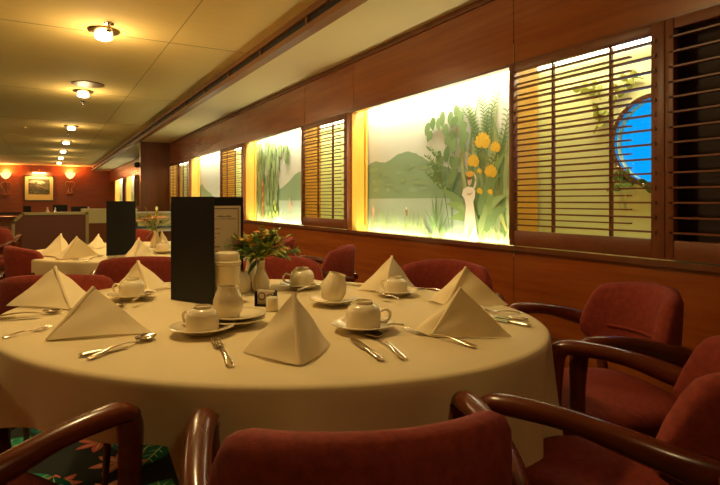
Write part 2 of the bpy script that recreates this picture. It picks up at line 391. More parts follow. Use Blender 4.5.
# ------------------------------------------------------------ louvred shutters
def shutter(Y0,Y1,label,battens=(),short_to=None,dark=False,stub=.03,group='louvred wooden shutters along the window wall'):
    r=empty('louvered_shutter',(D,(Y0+Y1)/2,SILL),0,label,'shutter',group)
    h=HEAD-SILL; w=(Y1-Y0)/2; st=.055; zb,zt=.075,h-.042
    t=MB(); t.box(-.03,.0,-w,-w+st,0,h,.003); t.build('stile',M['shutter'],r,ang=30)
    t=MB(); t.box(-.03,.0,w-st*.6,w,0,h,.003); t.build('stile',M['shutter'],r,ang=30)
    t=MB(); t.box(-.028,.0,-w+st,w-st*.6,0,zb,.003); t.build('bottom_rail',M['shutter'],r,ang=30)
    t=MB(); t.box(-.028,.0,-w+st,w-st*.6,zt,h,.003); t.build('top_rail',M['shutter'],r,ang=30)
    t=MB(); n=14; pit=(zt-zb)/n
    for i in range(n):
        z=zb+pit*(i+.5)
        t.box(-.030,-.006,-w+st-.02,w-st*.6+.018,z-.0035,z+.0035)
        t.box(-.036,-.028,-w+st-.022,-w+st-.012,z-.007,z+.007)
    t.build('slats',M['shutter'],r,smooth=False)
    t=MB()
    for i in range(n+1):
        z=zb+pit*i
        if 0<i<n: t.box(-.004,.014,short_to-(Y0+Y1)/2 if short_to else -w+st+.07,w-st*.6+.002,z-.003,z+.003)
    if not dark: t.build('short_slats',M['shutter'],r,smooth=False)
    for y in battens:
        t=MB(); yy=y-(Y0+Y1)/2; t.box(-.004,.010,yy-.006,yy+.006,zb,zt); t.build('batten',M['shutter'],r,smooth=False)
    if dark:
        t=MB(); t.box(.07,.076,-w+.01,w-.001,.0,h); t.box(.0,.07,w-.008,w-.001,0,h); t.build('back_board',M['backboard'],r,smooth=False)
    return r
shutter(1.237,2.054,'louvred shutter with the blue porthole showing behind its slats',(1.797,1.489),1.40)
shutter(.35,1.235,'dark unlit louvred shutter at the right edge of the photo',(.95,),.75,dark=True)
yb=lambda px: wallpt(px,200,D)[0]
shutter(3.80,4.70,'louvred shutter between lady mural and drooping jungle mural',(yb(318),yb(332.6)),yb(340))
shutter(6.455,7.45,'louvred shutter behind the open black menu folder, left of jungle mural',(yb(227),yb(235)),yb(239))
shutter(9.305,10.2,'louvred shutter just right of the dark column, half nearest the mural',(9.6,9.9),9.5)
shutter(10.2,11.07,'darker louvred shutter tucked into the corner against the column',(10.5,10.8),10.4)
shutter(14.6,15.88,'distant louvred shutter past the column',(15.0,15.4),14.8)
shutter(17.78,18.48,'distant narrow shutter between the two small far murals',(18.1,),17.9)
# partitions inside the cavities and their tubes
t=MB()
for y in (2.31,5.38,8.4,12.3): t.box(D+.17,BX,y,y+.02,.80,1.95)
for y in (1.0,3.78,6.44,9.29,12.2): t.box(D+.05,BX,y,y+.02,.80,1.95)
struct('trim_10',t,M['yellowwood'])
t=MB()
for y in (2.31,5.38,8.4,12.3): t.box(BX-.035,BX-.015,y-.02,y,.80,1.95)
struct('trim_11',t,M['slot'])  # black strips stand in for the shadow gap at each partition
for k,(y0,y1,lab) in enumerate(((1.05,2.28,'lit fluorescent tube along the top behind the porthole shutter'),(3.82,5.34,'lit tube behind the shutter left of the lady mural'),(6.5,8.36,'lit tube behind the shutter by the menu folder'),(9.35,12.25,'lit tube behind the shutter beside the column'))):
    t=MB(); t.tube([(BX-.05,y0,1.865),(BX-.05,y1,1.865)],.016,12)
    r=empty('fluorescent_tube',(0,0,0),0,lab,'lamp','fluorescent tubes in the wall cavities'); t.build('tube',M['tube'],r)
    for y in (y0,y1):
        t=MB(); t.box(BX-.07,BX-.03,y-.02 if y==y0 else y,y if y==y0 else y+.02,1.845,1.95); t.build('socket',M['white'],r,smooth=False)
# porthole
r=empty('porthole',(BX,PY,PZ),0,'round porthole with blue sky in the lit wall cavity','porthole')
R90=Matrix.Rotation(PI/2,3,'Y')
t=MB(); t.lathe([(PR-.005,0),(PR+.022,0),(PR+.026,-.01),(PR+.018,-.022),(PR-.005,-.02),(PR-.008,-.004)],48,(0,0,0),R90); t.build('rim',M['chrome'],r)
t=MB(); t.lathe([(.001,.04),(PR,.04)],48,(0,0,0),R90); t.build('pane',M['glass'],r)
for k in range(8):
    a_=2*PI*k/8+.2; t=MB(); t.sphere((-.022,(PR+.012)*math.cos(a_),(PR+.012)*math.sin(a_)),.007,6); t.build('bolt',M['chrome'],r)
# gilded leaf scrolls round the porthole
def scroll(y,z,ang,sc,mt,label):
    r=empty('leaf_ornament',(BX-.006,y,z),0,label,'ornament','leaf ornaments round the porthole')
    t=MB(); pts=[]
    for i in range(14):
        u=i/13; pts.append((-.008,(u*.16*math.cos(ang)-math.sin(u*5)*.02*math.sin(ang))*sc,(u*.16*math.sin(ang)+math.sin(u*5)*.02)*sc))
    t.tube(pts,[.005*(1-.5*i/13) for i in range(14)],8); t.build('stem',M['yleaf'],r)
    for i in (2,4,6,8,10,12):
        p=pts[i]; sd=1 if i%4 else -1; an=ang+sd*1.0; l=.055*sc; m_=MB(); n=7; up=[];dn=[]
        for k in range(n):
            u=k/(n-1); w=.017*sc*math.sin(PI*u)**.8; cx,cz=p[1]+math.cos(an)*l*u,p[2]+math.sin(an)*l*u
            up.append((-.012-.01*math.sin(PI*u),cx-math.sin(an)*w,cz+math.cos(an)*w)); dn.append((-.012,cx+math.sin(an)*w,cz-math.cos(an)*w))
        vs=up+dn+[(v[0]+.006,v[1],v[2]) for v in up+dn]
        fs=[(k,k+1,n+k+1,n+k) for k in range(n-1)]+[(2*n+k,3*n+k,3*n+k+1,2*n+k+1) for k in range(n-1)]
        m_.add(vs,fs); m_.build('leaf',mt,r)
scroll(1.86,1.62,.8,1.0,M['yleaf'],'gilt leaf scroll above left of the porthole')
scroll(1.62,1.69,-.2,1.1,M['yleaf'],'gilt leaf scroll above the porthole')
scroll(1.90,1.45,1.9,1.0,M['yleaf'],'gilt leaf scroll left of the porthole rim')
scroll(1.82,1.14,2.6,1.0,M['leaf'],'green leaf scroll below left of the porthole')
scroll(1.52,1.02,1.3,1.2,M['leaf'],'green leaf scroll below the porthole near the stile')

# ------------------------------------------------------------ ceiling lights
lampY=[-.77,1.85,4.44,7.02,10.4,13.1,15.5,17.9,20.3]  # first one is unseen, added to light the cloth skirt from the camera side
LX=.37
def lamp_proto():
    r=empty('ceiling_light',(LX,4.44,CEI))
    t=MB(); t.lathe([(.0001,0),(.105,0),(.112,-.006),(.105,-.014),(.07,-.02),(.0001,-.02)],32); t.build('trim_ring',M['brass'],r)
    t=MB(); t.lathe([(.0001,-.018),(.054,-.018),(.059,-.026),(.057,-.048),(.062,-.052),(.058,-.062),(.038,-.072),(.0001,-.074)],32); t.build('glass_shade',M['lampglass'],r)
    return r
lp=lamp_proto()
labs=['ceiling lamp above the camera, out of the photo','ceiling lamp above the main table','ceiling lamp nearest the camera of the row seen','second ceiling lamp of the row, small vent disc beside it','third ceiling lamp of the row going away','fourth ceiling lamp of the row going away','fifth ceiling lamp of the row going away','sixth ceiling lamp of the row, nearly at the far wall','last ceiling lamp of the row at the far wall']
first=True
for i,y in enumerate(lampY):
    o=lp if first else copy_tree(lp); first=False
    o.location=(LX,y,CEI); tag(o,labs[i],'ceiling light','round glass lamps along the ceiling')
    ld=bpy.data.lights.new('lamp_light','SPOT'); ld.energy=(13 if y<0 else 38 if y<3 else 85 if y<5 else 60); ld.color=(1,.72,.32); ld.spot_size=math.radians(165); ld.spot_blend=.9; ld.shadow_soft_size=.07
    lo=bpy.data.objects.new('lamp_light',ld); COL.objects.link(lo); lo.location=(LX,y,CEI-.11)
    ld=bpy.data.lights.new('lamp_glow','POINT'); ld.energy=(4 if y<0 else 10 if y<7 else 9 if y<8 else 5); ld.color=(1,.72,.32); ld.shadow_soft_size=.07
    lo=bpy.data.objects.new('lamp_glow',ld); COL.objects.link(lo); lo.location=(LX,y,CEI-.24)
# no fixtures here: unseen lights added left of the frame to brighten ceiling and wall
for y in (3.2,7,11,15,19.5):
    ld=bpy.data.lights.new('lamp_light','SPOT'); ld.energy=34; ld.color=(1,.72,.32); ld.spot_size=math.radians(165); ld.spot_blend=.9; ld.shadow_soft_size=.08
    lo=bpy.data.objects.new('lamp_light',ld); COL.objects.link(lo); lo.location=(-2.2,y,CEI-.11)
    ld=bpy.data.lights.new('lamp_glow','POINT'); ld.energy=22; ld.color=(1,.72,.32); ld.shadow_soft_size=.07
    lo=bpy.data.objects.new('lamp_glow',ld); COL.objects.link(lo); lo.location=(-2.2,y,CEI-.22)
def sprinkler(x,y,label):
    r=empty('sprinkler_head',(x,y,CEI),0,label,'sprinkler','ceiling sprinkler heads')
    t=MB(); t.lathe([(.0001,0),(.035,0),(.033,-.006),(.014,-.012),(.012,-.03),(.0001,-.03)],20); t.build('collar',M['chrome'],r)
    t=MB(); t.sphere((0,0,-.045),.02,8); t.build('bulb',M['chrome'],r)
p=un=None
def ceil_pt(px,py):
    d=F*(EYE-CEI)/(py-HY); r_=(px-360)/F*d
    return (r_*CT+d*ST,-r_*ST+d*CT)
x,y=ceil_pt(109,23.5); sprinkler(x,y,'chrome sprinkler head beside the nearest ceiling lamp')
x,y=ceil_pt(83,101); sprinkler(x,y,'sprinkler head just below the second ceiling lamp')
x,y=ceil_pt(69,133); sprinkler(x,y,'sprinkler head near the third ceiling lamp')
x,y=ceil_pt(88,84)
t=MB(); t.lathe([(.0001,0),(.16,0),(.165,-.008),(.12,-.014),(.0001,-.012)],32,(x,y,CEI)); tag(t.build('ceiling_vent',M['beamwood']),'flat round vent disc on the ceiling by the second lamp','vent')
x,y=ceil_pt(24,127)
t=MB(); t.lathe([(.0001,0),(.05,0),(.045,-.02),(.0001,-.03)],20,(x,y,CEI)); tag(t.build('smoke_detector',M['brass']),'small round detector alone on the ceiling at left','smoke detector')

# area lights of the mural recesses
def area(loc,sy,sx,rot,e,col):
    ld=bpy.data.lights.new('tube_light','AREA'); ld.shape='RECTANGLE'; ld.size=sx; ld.size_y=sy; ld.energy=e; ld.color=col
    o=bpy.data.objects.new('tube_light',ld); COL.objects.link(o); o.location=loc; o.rotation_euler=rot
for (y0,y1) in murals:
    L_=(y1-y0)
    area((D+.075,(y0+y1)/2,1.885),L_*.98,.05,(0,math.radians(-12),0),15*L_,(1,.97,.80))
    area((D+.075,(y0+y1)/2,.812),L_*.98,.05,(0,math.radians(180+12),0),5.5*L_,(1,.97,.70))
for (y0,y1) in ((1.05,2.28),(3.82,5.34),(6.5,8.36),(9.35,12.0)):
    area((BX-.12,(y0+y1)/2,1.93),(y1-y0)*.9,.05,(0,0,0),6.5*(y1-y0),(1,.95,.66))

# ------------------------------------------------------------ chairs
ZA=.70; ZB=.778
def chair_proto(detail=True):
    r=empty('dining_chair',(0,0,0))
    # seat cushion : rounded superellipse loft
    t=MB(); rings=[]
    for (z,k) in ((.385,.90),(.392,.97),(.41,1.0),(.44,1.0),(.462,.96),(.474,.85),(.480,.6),(.482,.25)):
        ring=[]
        for j in range(36):
            a_=2*PI*j/36; c,s_=math.cos(a_),math.sin(a_); e=.55
            x=.245*k*math.copysign(abs(c)**e,c)*(1+.06*s_); y=.225*k*math.copysign(abs(s_)**e,s_)+.01
            ring.append((x,y,z))
        rings.append(ring)
    t.loft(rings); t.build('seat',M['red'],r,ang=60)
    # seat rail
    t=MB(); t.box(-.225,.225,-.19,.205,.345,.388,.012); t.build('seat_frame',M['chairwood'],r,ang=30)
    # backrest : curved upholstered shell, taller in the middle
    t=MB(); N=29; rings=[]
    for i in range(N):
        u=-1+2*i/(N-1); x=.214*math.sin(u*1.15)/math.sin(1.15); y=-.185+.15*(1-math.cos(u*1.25))/(1-math.cos(1.25))*.95
        au=abs(u)
        top=ZB-.012+.040*(1-au*au)-(0 if au<.74 else (ZB-.660)*((au-.74)/.26)**1.8)
        bot=.50+.11*au**2.2
        th=.030*(1-.35*au**4)
        nx,ny=math.sin(u*1.15),-math.cos(u*1.15)
        lean=.03
        ring=[]
        for (v,o_) in ((0,0),(.03,.7),(.10,1),(.3,1.15),(.5,1.2),(.75,1.1),(.92,.9),(.985,.6),(1,0),(.985,-.6),(.9,-.95),(.7,-1),(.4,-1),(.12,-.95),(.03,-.7)):
            z=bot+(top-bot)*v; off=lean*((z-.6)/.2)
            ring.append((x-nx*th*o_*-1*-1+nx*0, y-ny*th*o_-off*(1-au**2)*.7, z))
        rings.append(ring)
    t.loft(rings); t.build('backrest',M['red'],r,ang=60)
    # horizontal tufting welt across the inside of the back
    t=MB(); pts=[]
    for i in range(15):
        u=-.62+1.24*i/14; x=.214*math.sin(u*1.15)/math.sin(1.15); y=-.185+.14*(1-math.cos(u*1.25))/(1-math.cos(1.25))
        pts.append((x-math.sin(u*1.15)*.033,y+math.cos(u*1.15)*.036,.645))
    t.tube(pts,.005,8); t.build('welt',M['red'],r)
    for sd in (-1,1):
        # arm: from behind the back round to the front, swelling then turning down
        P=[(sd*.07,-.228,.595),(sd*.15,-.200,.603),(sd*.212,-.13,.625),(sd*.240,-.04,.655),(sd*.250,.07,.682),(sd*.252,.175,ZA-.014),(sd*.245,.218,ZA-.030)]
        pts=bez(P,6); rr=lerp_list([(.012,.018),(.015,.026),(.020,.032),(.023,.025),(.023,.020),(.026,.021),(.020,.016)],len(pts))
        t=MB(); t.tube(pts,rr,14); t.build('arm',M['chairwood'],r,ang=60)
        P=[(sd*.245,.200,ZA-.022),(sd*.245,.214,.64),(sd*.238,.215,.52),(sd*.232,.212,.36),(sd*.228,.222,.16),(sd*.225,.232,0)]
        pts=bez(P,5); rr=lerp_list([(.022,.022),(.020,.026),(.018,.022),(.018,.024),(.016,.018),(.012,.013)],len(pts))
        t=MB(); t.tube(pts,rr,12,up=(0,1,0)); t.build('leg',M['chairwood'],r,ang=60)
        P=[(sd*.245,-.135,.640),(sd*.235,-.135,.54),(sd*.222,-.15,.40),(sd*.21,-.20,.2),(sd*.205,-.245,0)]
        pts=bez(P,5); rr=lerp_list([(.030,.014),(.024,.016),(.020,.018),(.016,.016),(.012,.012)],len(pts))
        t=MB(); t.tube(pts,rr,12,up=(0,1,0)); t.build('leg',M['chairwood'],r,ang=60)
    return r
CH=chair_proto()
chairs=[ # x, y, facing dx,dy, label
 (.425,.745,.33,.944,'dark red armchair in the foreground with its back to the camera'),
 (1.09,.70,-.42,.907,'red armchair at the bottom right corner, its near arm reaching the tablecloth'),
 (1.575,1.15,-.92,.39,'red armchair between the main table and the panelled wall under the porthole'),
 (1.50,1.90,-.72,-.69,'coral armchair under the lady mural, only its curved top showing'),
 (-.165,1.24,.87,.49,'armchair at bottom left with one dark glossy arm before the carpet'),
 (.95,2.42,-.35,-.93,'coral armchair just right of the vase behind the main table'),
 (.45,3.10,.22,.97,'dark armchair standing between the main table and second table'),
 (1.50,3.12,-.80,.60,'coral armchair near the window wall, seen from its side with wooden arm'),
 (1.45,3.98,-.97,.2,'farther coral armchair near window wall, left of the side-on one'),
 (.07,2.56,.30,.95,'dark red armchair behind the leftmost napkin of the main table'),
 (-.40,3.28,.75,.66,'armchair left of second table with its wooden arm catching light'),
 (.0,4.02,.94,.3,'red armchair behind the leftmost napkin of the second table'),
 (-.52,7.05,.1,1,'distant round backed armchair at the left edge before the partition'),
 (.72,5.55,-.05,-1,'armchair on the far side of the second table under its flowers'),
 (-.75,6.0,.4,.9,'armchair partly cut by the left edge of the photo'),
]
for i,(x,y,dx,dy,lab) in enumerate(chairs):
    o=CH if i==0 else copy_tree(CH)
    o.location=(x,y,.006); o.rotation_euler=(0,0,math.atan2(dy,dx)-PI/2)
    if i==1: o.scale=(1,1.18,1)
    tag(o,lab,'chair','red upholstered dining armchairs')

# ------------------------------------------------------------ tables
TZ=.74
def tablecloth(cx,cy,ra,rb,rot,hem,label,nf=17,seed=1,group=None):
    rd=random.Random(seed); ph=[rd.uniform(0,6.28) for _ in range(6)]
    n=288; t=MB(); rings=[]
    def pt(k,inf,z):
        a_=2*PI*k/n; u=(ra+inf)*math.cos(a_); v=(rb+inf)*math.sin(a_)
        return (u*math.cos(rot)-v*math.sin(rot), u*math.sin(rot)+v*math.cos(rot), z)
    for s_ in (.02,.25,.5,.75,.9): rings.append([tuple(c if i<2 else TZ for i,c in enumerate(Vector(pt(k,0,TZ))*s_)) for k in range(n)])
    prof=[(-.016,TZ),(-.006,TZ-.002),(-.001,TZ-.007),(.001,TZ-.015)]
    for inf,z in prof: rings.append([pt(k,inf,z) for k in range(n)])
    for m_ in range(1,15):
        u=m_/14; ring=[]
        for k in range(n):
            a_=2*PI*k/n; h=hem(a_)
            z=(TZ-.015)+(h-(TZ-.015))*u; dr=(TZ-z)
            wv=math.sin(a_*nf+ph[0]+1.3*math.sin(a_*3+ph[1]))*.5+math.sin(a_*(nf*.6)+ph[2])*.35+math.sin(a_*(nf*1.9)+ph[3])*.15
            sharp=math.copysign(abs(wv)**1.2,wv) if wv<0 else wv**2*1.2
            amp=.30*max(0,dr-.010)
            ring.append(pt(k,.001+.01*u+amp*(sharp-.15),z))
        rings.append(ring)
    t.loft(rings,caps=False); t.add([rings[0][k] for k in range(n)],[tuple(range(n))[::-1]])
    o=t.build('tablecloth',M['cloth'],ang=75,loc=(cx,cy,0)); tag(o,label,'tablecloth',group)
    return o
def table(cx,cy,ra,rb,rot,label):
    r=empty('dining_table',(cx,cy,.006),rot,label,'table','cloth covered dining tables')
    t=MB(); n=64; k=.97
    t.loft([[(ra*k*math.cos(2*PI*j/n),rb*k*math.sin(2*PI*j/n),z) for j in range(n)] for z in (TZ-.04,TZ-.012)]); t.build('tabletop',M['darkwood'],r,ang=30)
    t=MB(); t.lathe([(.28,0),(.28,.02),(.10,.05),(.05,.09),(.045,.5),(.09,.66),(.16,TZ-.04)],28,caps=True); t.build('pedestal',M['slot'],r)
    return r
TCX,TCY,TA,TB,TR=.6007,1.6536,.861,.676,2.2088
def hem1(a_):
    d=math.degrees(a_)%360
    lo,hi=.575+.03*max(0,(d-70)/35),.33
    if 62<d<106.5: f=min(1,(d-62)/6,(106.5-d)/2)
    else: f=0
    return hi+(lo-hi)*f+.015*math.sin(a_*5)
table(TCX,TCY,TA-.02,TB-.02,TR,'large oval dining table in the foreground under a cream cloth')
tablecloth(TCX,TCY,TA,TB,TR,hem1,'cream cloth over the large foreground table',15,3,'cream tablecloths')
T2=(.665,4.13)
table(T2[0],T2[1],.79,.79,0,'second round dining table behind the main one')
tablecloth(T2[0],T2[1],.81,.81,0,lambda a_:.33+.02*math.sin(a_*4),'cream cloth over the second table behind the main one',15,8,'cream tablecloths')
T3=(-.60,12.6)
table(T3[0],T3[1],.55,.55,0,'distant table at the far left behind the partition')
tablecloth(T3[0],T3[1],.57,.57,0,lambda a_:.3,'cream cloth over the distant table at the left edge',13,5,'cream tablecloths')

# ------------------------------------------------------------ napkins
def napkin(L,Fp,R,apex,label,group='folded napkins on the main table'):
    """L, Fp, R points of the table plane, apex a point above it"""
    o=(L+R+Fp)/3; o.z=L.z; base=o.copy()
    L,Fp,R,A=[v-base for v in (L,Fp,R,apex)]
    r=empty('folded_napkin',base,0,label,'napkin',group)
    def tri(mb,A,B,C,off,N=12,bulge=.013,cut=0,th=.0035):
        nrm=(B-A).cross(C-A).normalized()
        ctr=(A+B+C)/3
        if nrm.dot(Vector((ctr.x,ctr.y,0))-Vector((0,0,0)))<0 and False: nrm=-nrm
        vs=[];idx={}
        for side in (0,1):
            for i in range(N+1):
                for j in range(i+1):
                    u=i/N; v=(j/i if i else 0)
                    v=v*(1-cut*.9)
                    p=A+(B-A)*(u*(1-v))+(C-A)*(u*v)
                    w=u*v*(1-v)*4
                    p=p+nrm*(off+bulge*w*u+(.002*math.sin(u*9+v*4)))
                    p=p-nrm*(th*side)
                    if p.z<.001: p.z=.001
                    idx[(side,i,j)]=len(vs); vs.append(p)
        fs=[]
        for side in (0,1):
            for i in range(N):
                for j in range(i+1):
                    f=(idx[side,i,j],idx[side,i+1,j],idx[side,i+1,j+1]); fs.append(f if side==0 else f[::-1])
                    if j<i:
                        f=(idx[side,i,j],idx[side,i+1,j+1],idx[side,i,j+1]); fs.append(f if side==0 else f[::-1])
        for i in range(N):
            a,b=(i,0),(i+1,0); fs.append((idx[0,a[0],a[1]],idx[1,a[0],a[1]],idx[1,b[0],b[1]],idx[0,b[0],b[1]]))
            a,b=(i,i),(i+1,i+1); fs.append((idx[0,a[0],a[1]],idx[0,b[0],b[1]],idx[1,b[0],b[1]],idx[1,a[0],a[1]]))
            a,b=(N,i),(N,i+1); fs.append((idx[0,N,i],idx[1,N,i],idx[1,N,i+1],idx[0,N,i+1]))
        mb.add(vs,fs)
    for (P,nm) in ((L,'left_fold'),(R,'right_fold')):
        mb=MB()
        nrm=(Fp-A).cross(P-A); outward=1 if nrm.dot(Fp+P-Vector((0,0,0)))>0 else -1
        B,C=(Fp,P) if outward>0 else (P,Fp)
        tri(mb,A,B,C,0)
        # upper folded layer, a little smaller, leaving the doubled edge visible
        if outward>0: tri(mb,A+Vector((0,0,-.004)),Fp,P*.86+Fp*.14,.004,cut=.0)
        else: tri(mb,A+Vector((0,0,-.004)),P*.86+Fp*.14,Fp,.004,cut=0)
        mb.build(nm,M['napkin'],r,ang=50)
    # rounded ridge and rolled hem along the table
    mb=MB(); mb.tube([A,A*.66+Fp*.34,A*.33+Fp*.67,Fp+Vector((0,0,.003))],[.0055,.0065,.0065,.0055],10)
    mb.build('ridge',M['napkin'],r,ang=60)
    return r
def napkin_px(Lp,Fp_,Rp,Ap,label,**k):
    L,Fv,R=[at(x,y,TZ+.001) for x,y in (Lp,Fp_,Rp)]
    dd=k.pop('d',None) or (depth(L)+depth(R)+depth(Fv))/3
    A=onray(Ap[0],Ap[1],dd)
    return napkin(L,Fv,R,A,label,**k)
napkin_px((6,306),(71,310),(92,296),(55,267),'left-end napkin with a notched right edge, nearest the red chair back')
napkin_px((84,322),(47,341),(152,333),(94,287),'large napkin at front left beside the spoon and knife')
napkin_px((116,287),(149,292),(172,288),(138,261),'napkin behind the handled cup left of the black menu')
napkin_px((243,352),(300,366),(330,344),(294,293),'tall napkin at the front centre with its ridge facing the camera')
napkin_px((357,290),(384,293),(414,286),(392,256),'napkin behind the small cup, in front of the lady mural')
napkin_px((428,301),(446,306),(508,305),(466,267),'rear one of the two overlapping napkins at the right')
napkin_px((413,331),(432,337),(512,337),(461,288),'front one of the two overlapping napkins at the right')
# the tall napkin behind the vase
napkin_px((240,287),(250,291),(263,285),(251,247),'narrow upright napkin between the black menu and the vase')
g2=dict(group='folded napkins on the second table')
napkin_px((38,256),(62,258),(73,252),(61,234),'leftmost napkin on the second table',**g2)
napkin_px((55,259),(62,260),(99,255),(77,236.5),'bright napkin second from left on the second table',**g2)
napkin_px((88,246),(97,249),(106,246),(98.5,234.5),'small napkin left of the menu on the second table',**g2)
napkin_px((125,256),(133,261),(156,257),(139,238),'napkin right of the menu on the second table',**g2)
napkin_px((158,246),(164,249),(171,246),(162,231),'napkin behind the small vase on the second table',**g2)

# ------------------------------------------------------------ china
def saucer(loc,label,r0=.078,z=TZ,group='white saucers on the main table'):
    t=MB(); k=r0/.078
    t.lathe([(.0001,.004),(.030*k,.004),(.046*k,.008),(.066*k,.016),(.078*k,.0205),(.0785*k,.0225),(.076*k,.0235),(.062*k,.0185),(.045*k,.011),(.028*k,.0085),(.0001,.0085)],48)
    t.lathe([(.024*k,.004),(.026*k,0),(.029*k,0),(.030*k,.004)],48)
    o=t.build('saucer',M['china'],loc=(loc[0],loc[1],z+.001)); return tag(o,label,'saucer',group)
def cup(loc,ang,label,z,sc=1.0,handle=True,group='upturned white cups'):
    r=empty('coffee_cup',(loc[0],loc[1],z),ang,label,'cup',group); k=sc
    P=[(.041,0),(.0425,.001),(.0435,.010),(.0435,.032),(.042,.042),(.037,.052),(.029,.058),(.024,.0595),(.0235,.066),(.0215,.0665),(.0205,.061),(.0001,.0605)]
    t=MB(); t.lathe([(a*k,b*k) for a,b in P],48)
    t.lathe([(a*k,b*k) for a,b in [(.041,0),(.0405,.03),(.034,.050),(.0001,.055)]],48)
    t.build('body',M['china'],r)
    if handle:
        t=MB(); pts=bez([(.041*k,0,.040*k),(.056*k,0,.045*k),(.066*k,0,.036*k),(.064*k,0,.022*k),(.052*k,0,.013*k),(.042*k,0,.013*k)],6)
        t.tube(pts,[(.0035*k,.0045*k)]*len(pts),10,up=(0,1,0)); t.build('handle',M['china'],r)
    return r
def set_cup(px,py,ang,label,hand=True,sc=1.0,rs=.078,handle_z=0,grp='upturned white cups on the main table',sg='white saucers on the main table'):
    p=at(px,py,TZ+.01)
    saucer(p,'white saucer under the '+label,rs,group=sg)
    cup(p,ang,'upturned white '+label,TZ+.0097,sc,hand,grp); return p
c1=set_cup(202.5,330,2.2,'cup left of the centre napkin, beside the small fork',sc=.98,rs=.083)
c2=set_cup(363.5,327,-.55,'cup with a looped handle in front of the knife and spoon',sc=1.08,rs=.085)
c3=set_cup(396,293,2.0,'small cup in front of the napkin below the lady mural',sc=.93)
c4=set_cup(302,286,2.75,'cup with left handle just right of the vase',sc=1.12,rs=.088)
c6=set_cup(132,296.5,2.65,'cup with left handle standing left of the black menu',sc=1.0,rs=.08)
# second table cups
for (px,py,lab,an) in ((119,252,'cup before the menu of the second table',0),(163,252,'cup at the right of the second table near the menu edge',2.5)):
    set_cup(px,py,an,lab,grp='upturned white cups on the second table',sg='white saucers on the second table',sc=1.0)
def jug(loc,z,ang,label,tilt=0,sc=1.0):
    r=empty('cream_jug',(loc[0],loc[1],z),ang,label,'jug','white cream jugs on the main table'); r.rotation_euler=(0,tilt,ang)
    t=MB(); n=40; rings=[]
    for (rr,zz,fl) in ((.0001,0,0),(.024,0,0),(.027,.002,0),(.033,.014,.2),(.037,.028,.5),(.035,.048,1),(.029,.064,1),(.0255,.074,.5),(.0245,.080,.1),(.022,.080,0),(.022,.072,0),(.030,.055,0),(.030,.03,0),(.0001,.01,0)):
        rings.append([(rr*sc*(1+.03*fl*math.cos(8*2*PI*j/n+zz*40))*math.cos(2*PI*j/n),rr*sc*(1+.03*fl*math.cos(8*2*PI*j/n+zz*40))*math.sin(2*PI*j/n),zz*sc) for j in range(n)])
    t.loft(rings,caps=False); t.build('body',M['china'],r)
    return r
p=at(235,322,TZ+.01); saucer(p,'lower one of two stacked saucers under the centre cream jug',.083)
s2=saucer(p+Vector((.004,.004,0)),'upper one of two stacked saucers under the centre cream jug',.083,TZ+.0115)
pj=at(228,318,TZ+.022); jug(pj,TZ+.0212,2.4,'fluted white cream jug on two saucers before the black menu',sc=1.12)
p=at(241,293,TZ); jug(p,TZ+.001,1.2,'round white jug standing left of the flower vase',sc=1.0)
p=at(334,302,TZ+.01); saucer(p,'white saucer under the tilted cream jug',.08)
r5=jug(p+Vector((-.012,0,0)),TZ+.0097,TH*-1+0.0,'tilted white cream jug leaning on its saucer right of centre napkin',sc=1.15); r5.rotation_euler=(0,math.radians(14),-TH); r5.location.z+=.0075
# thermos style pot behind the menu's page
p=at(227,303,TZ)
r=empty('coffee_pot',(p.x,p.y,TZ+.001),0,'tall cylindrical white pot with a lid between menu and vase','pot')
t=MB(); t.lathe([(.0001,0),(.042,0),(.044,.003),(.045,.11),(.046,.128),(.0001,.128)],40); t.build('body',M['china'],r)
t=MB(); t.lathe([(.046,.129),(.048,.131),(.048,.142),(.043,.144),(.043,.160),(.040,.170),(.028,.175),(.0001,.176)],40); t.lathe([(.0001,.129),(.046,.129)],40); t.build('lid',M['china'],r)

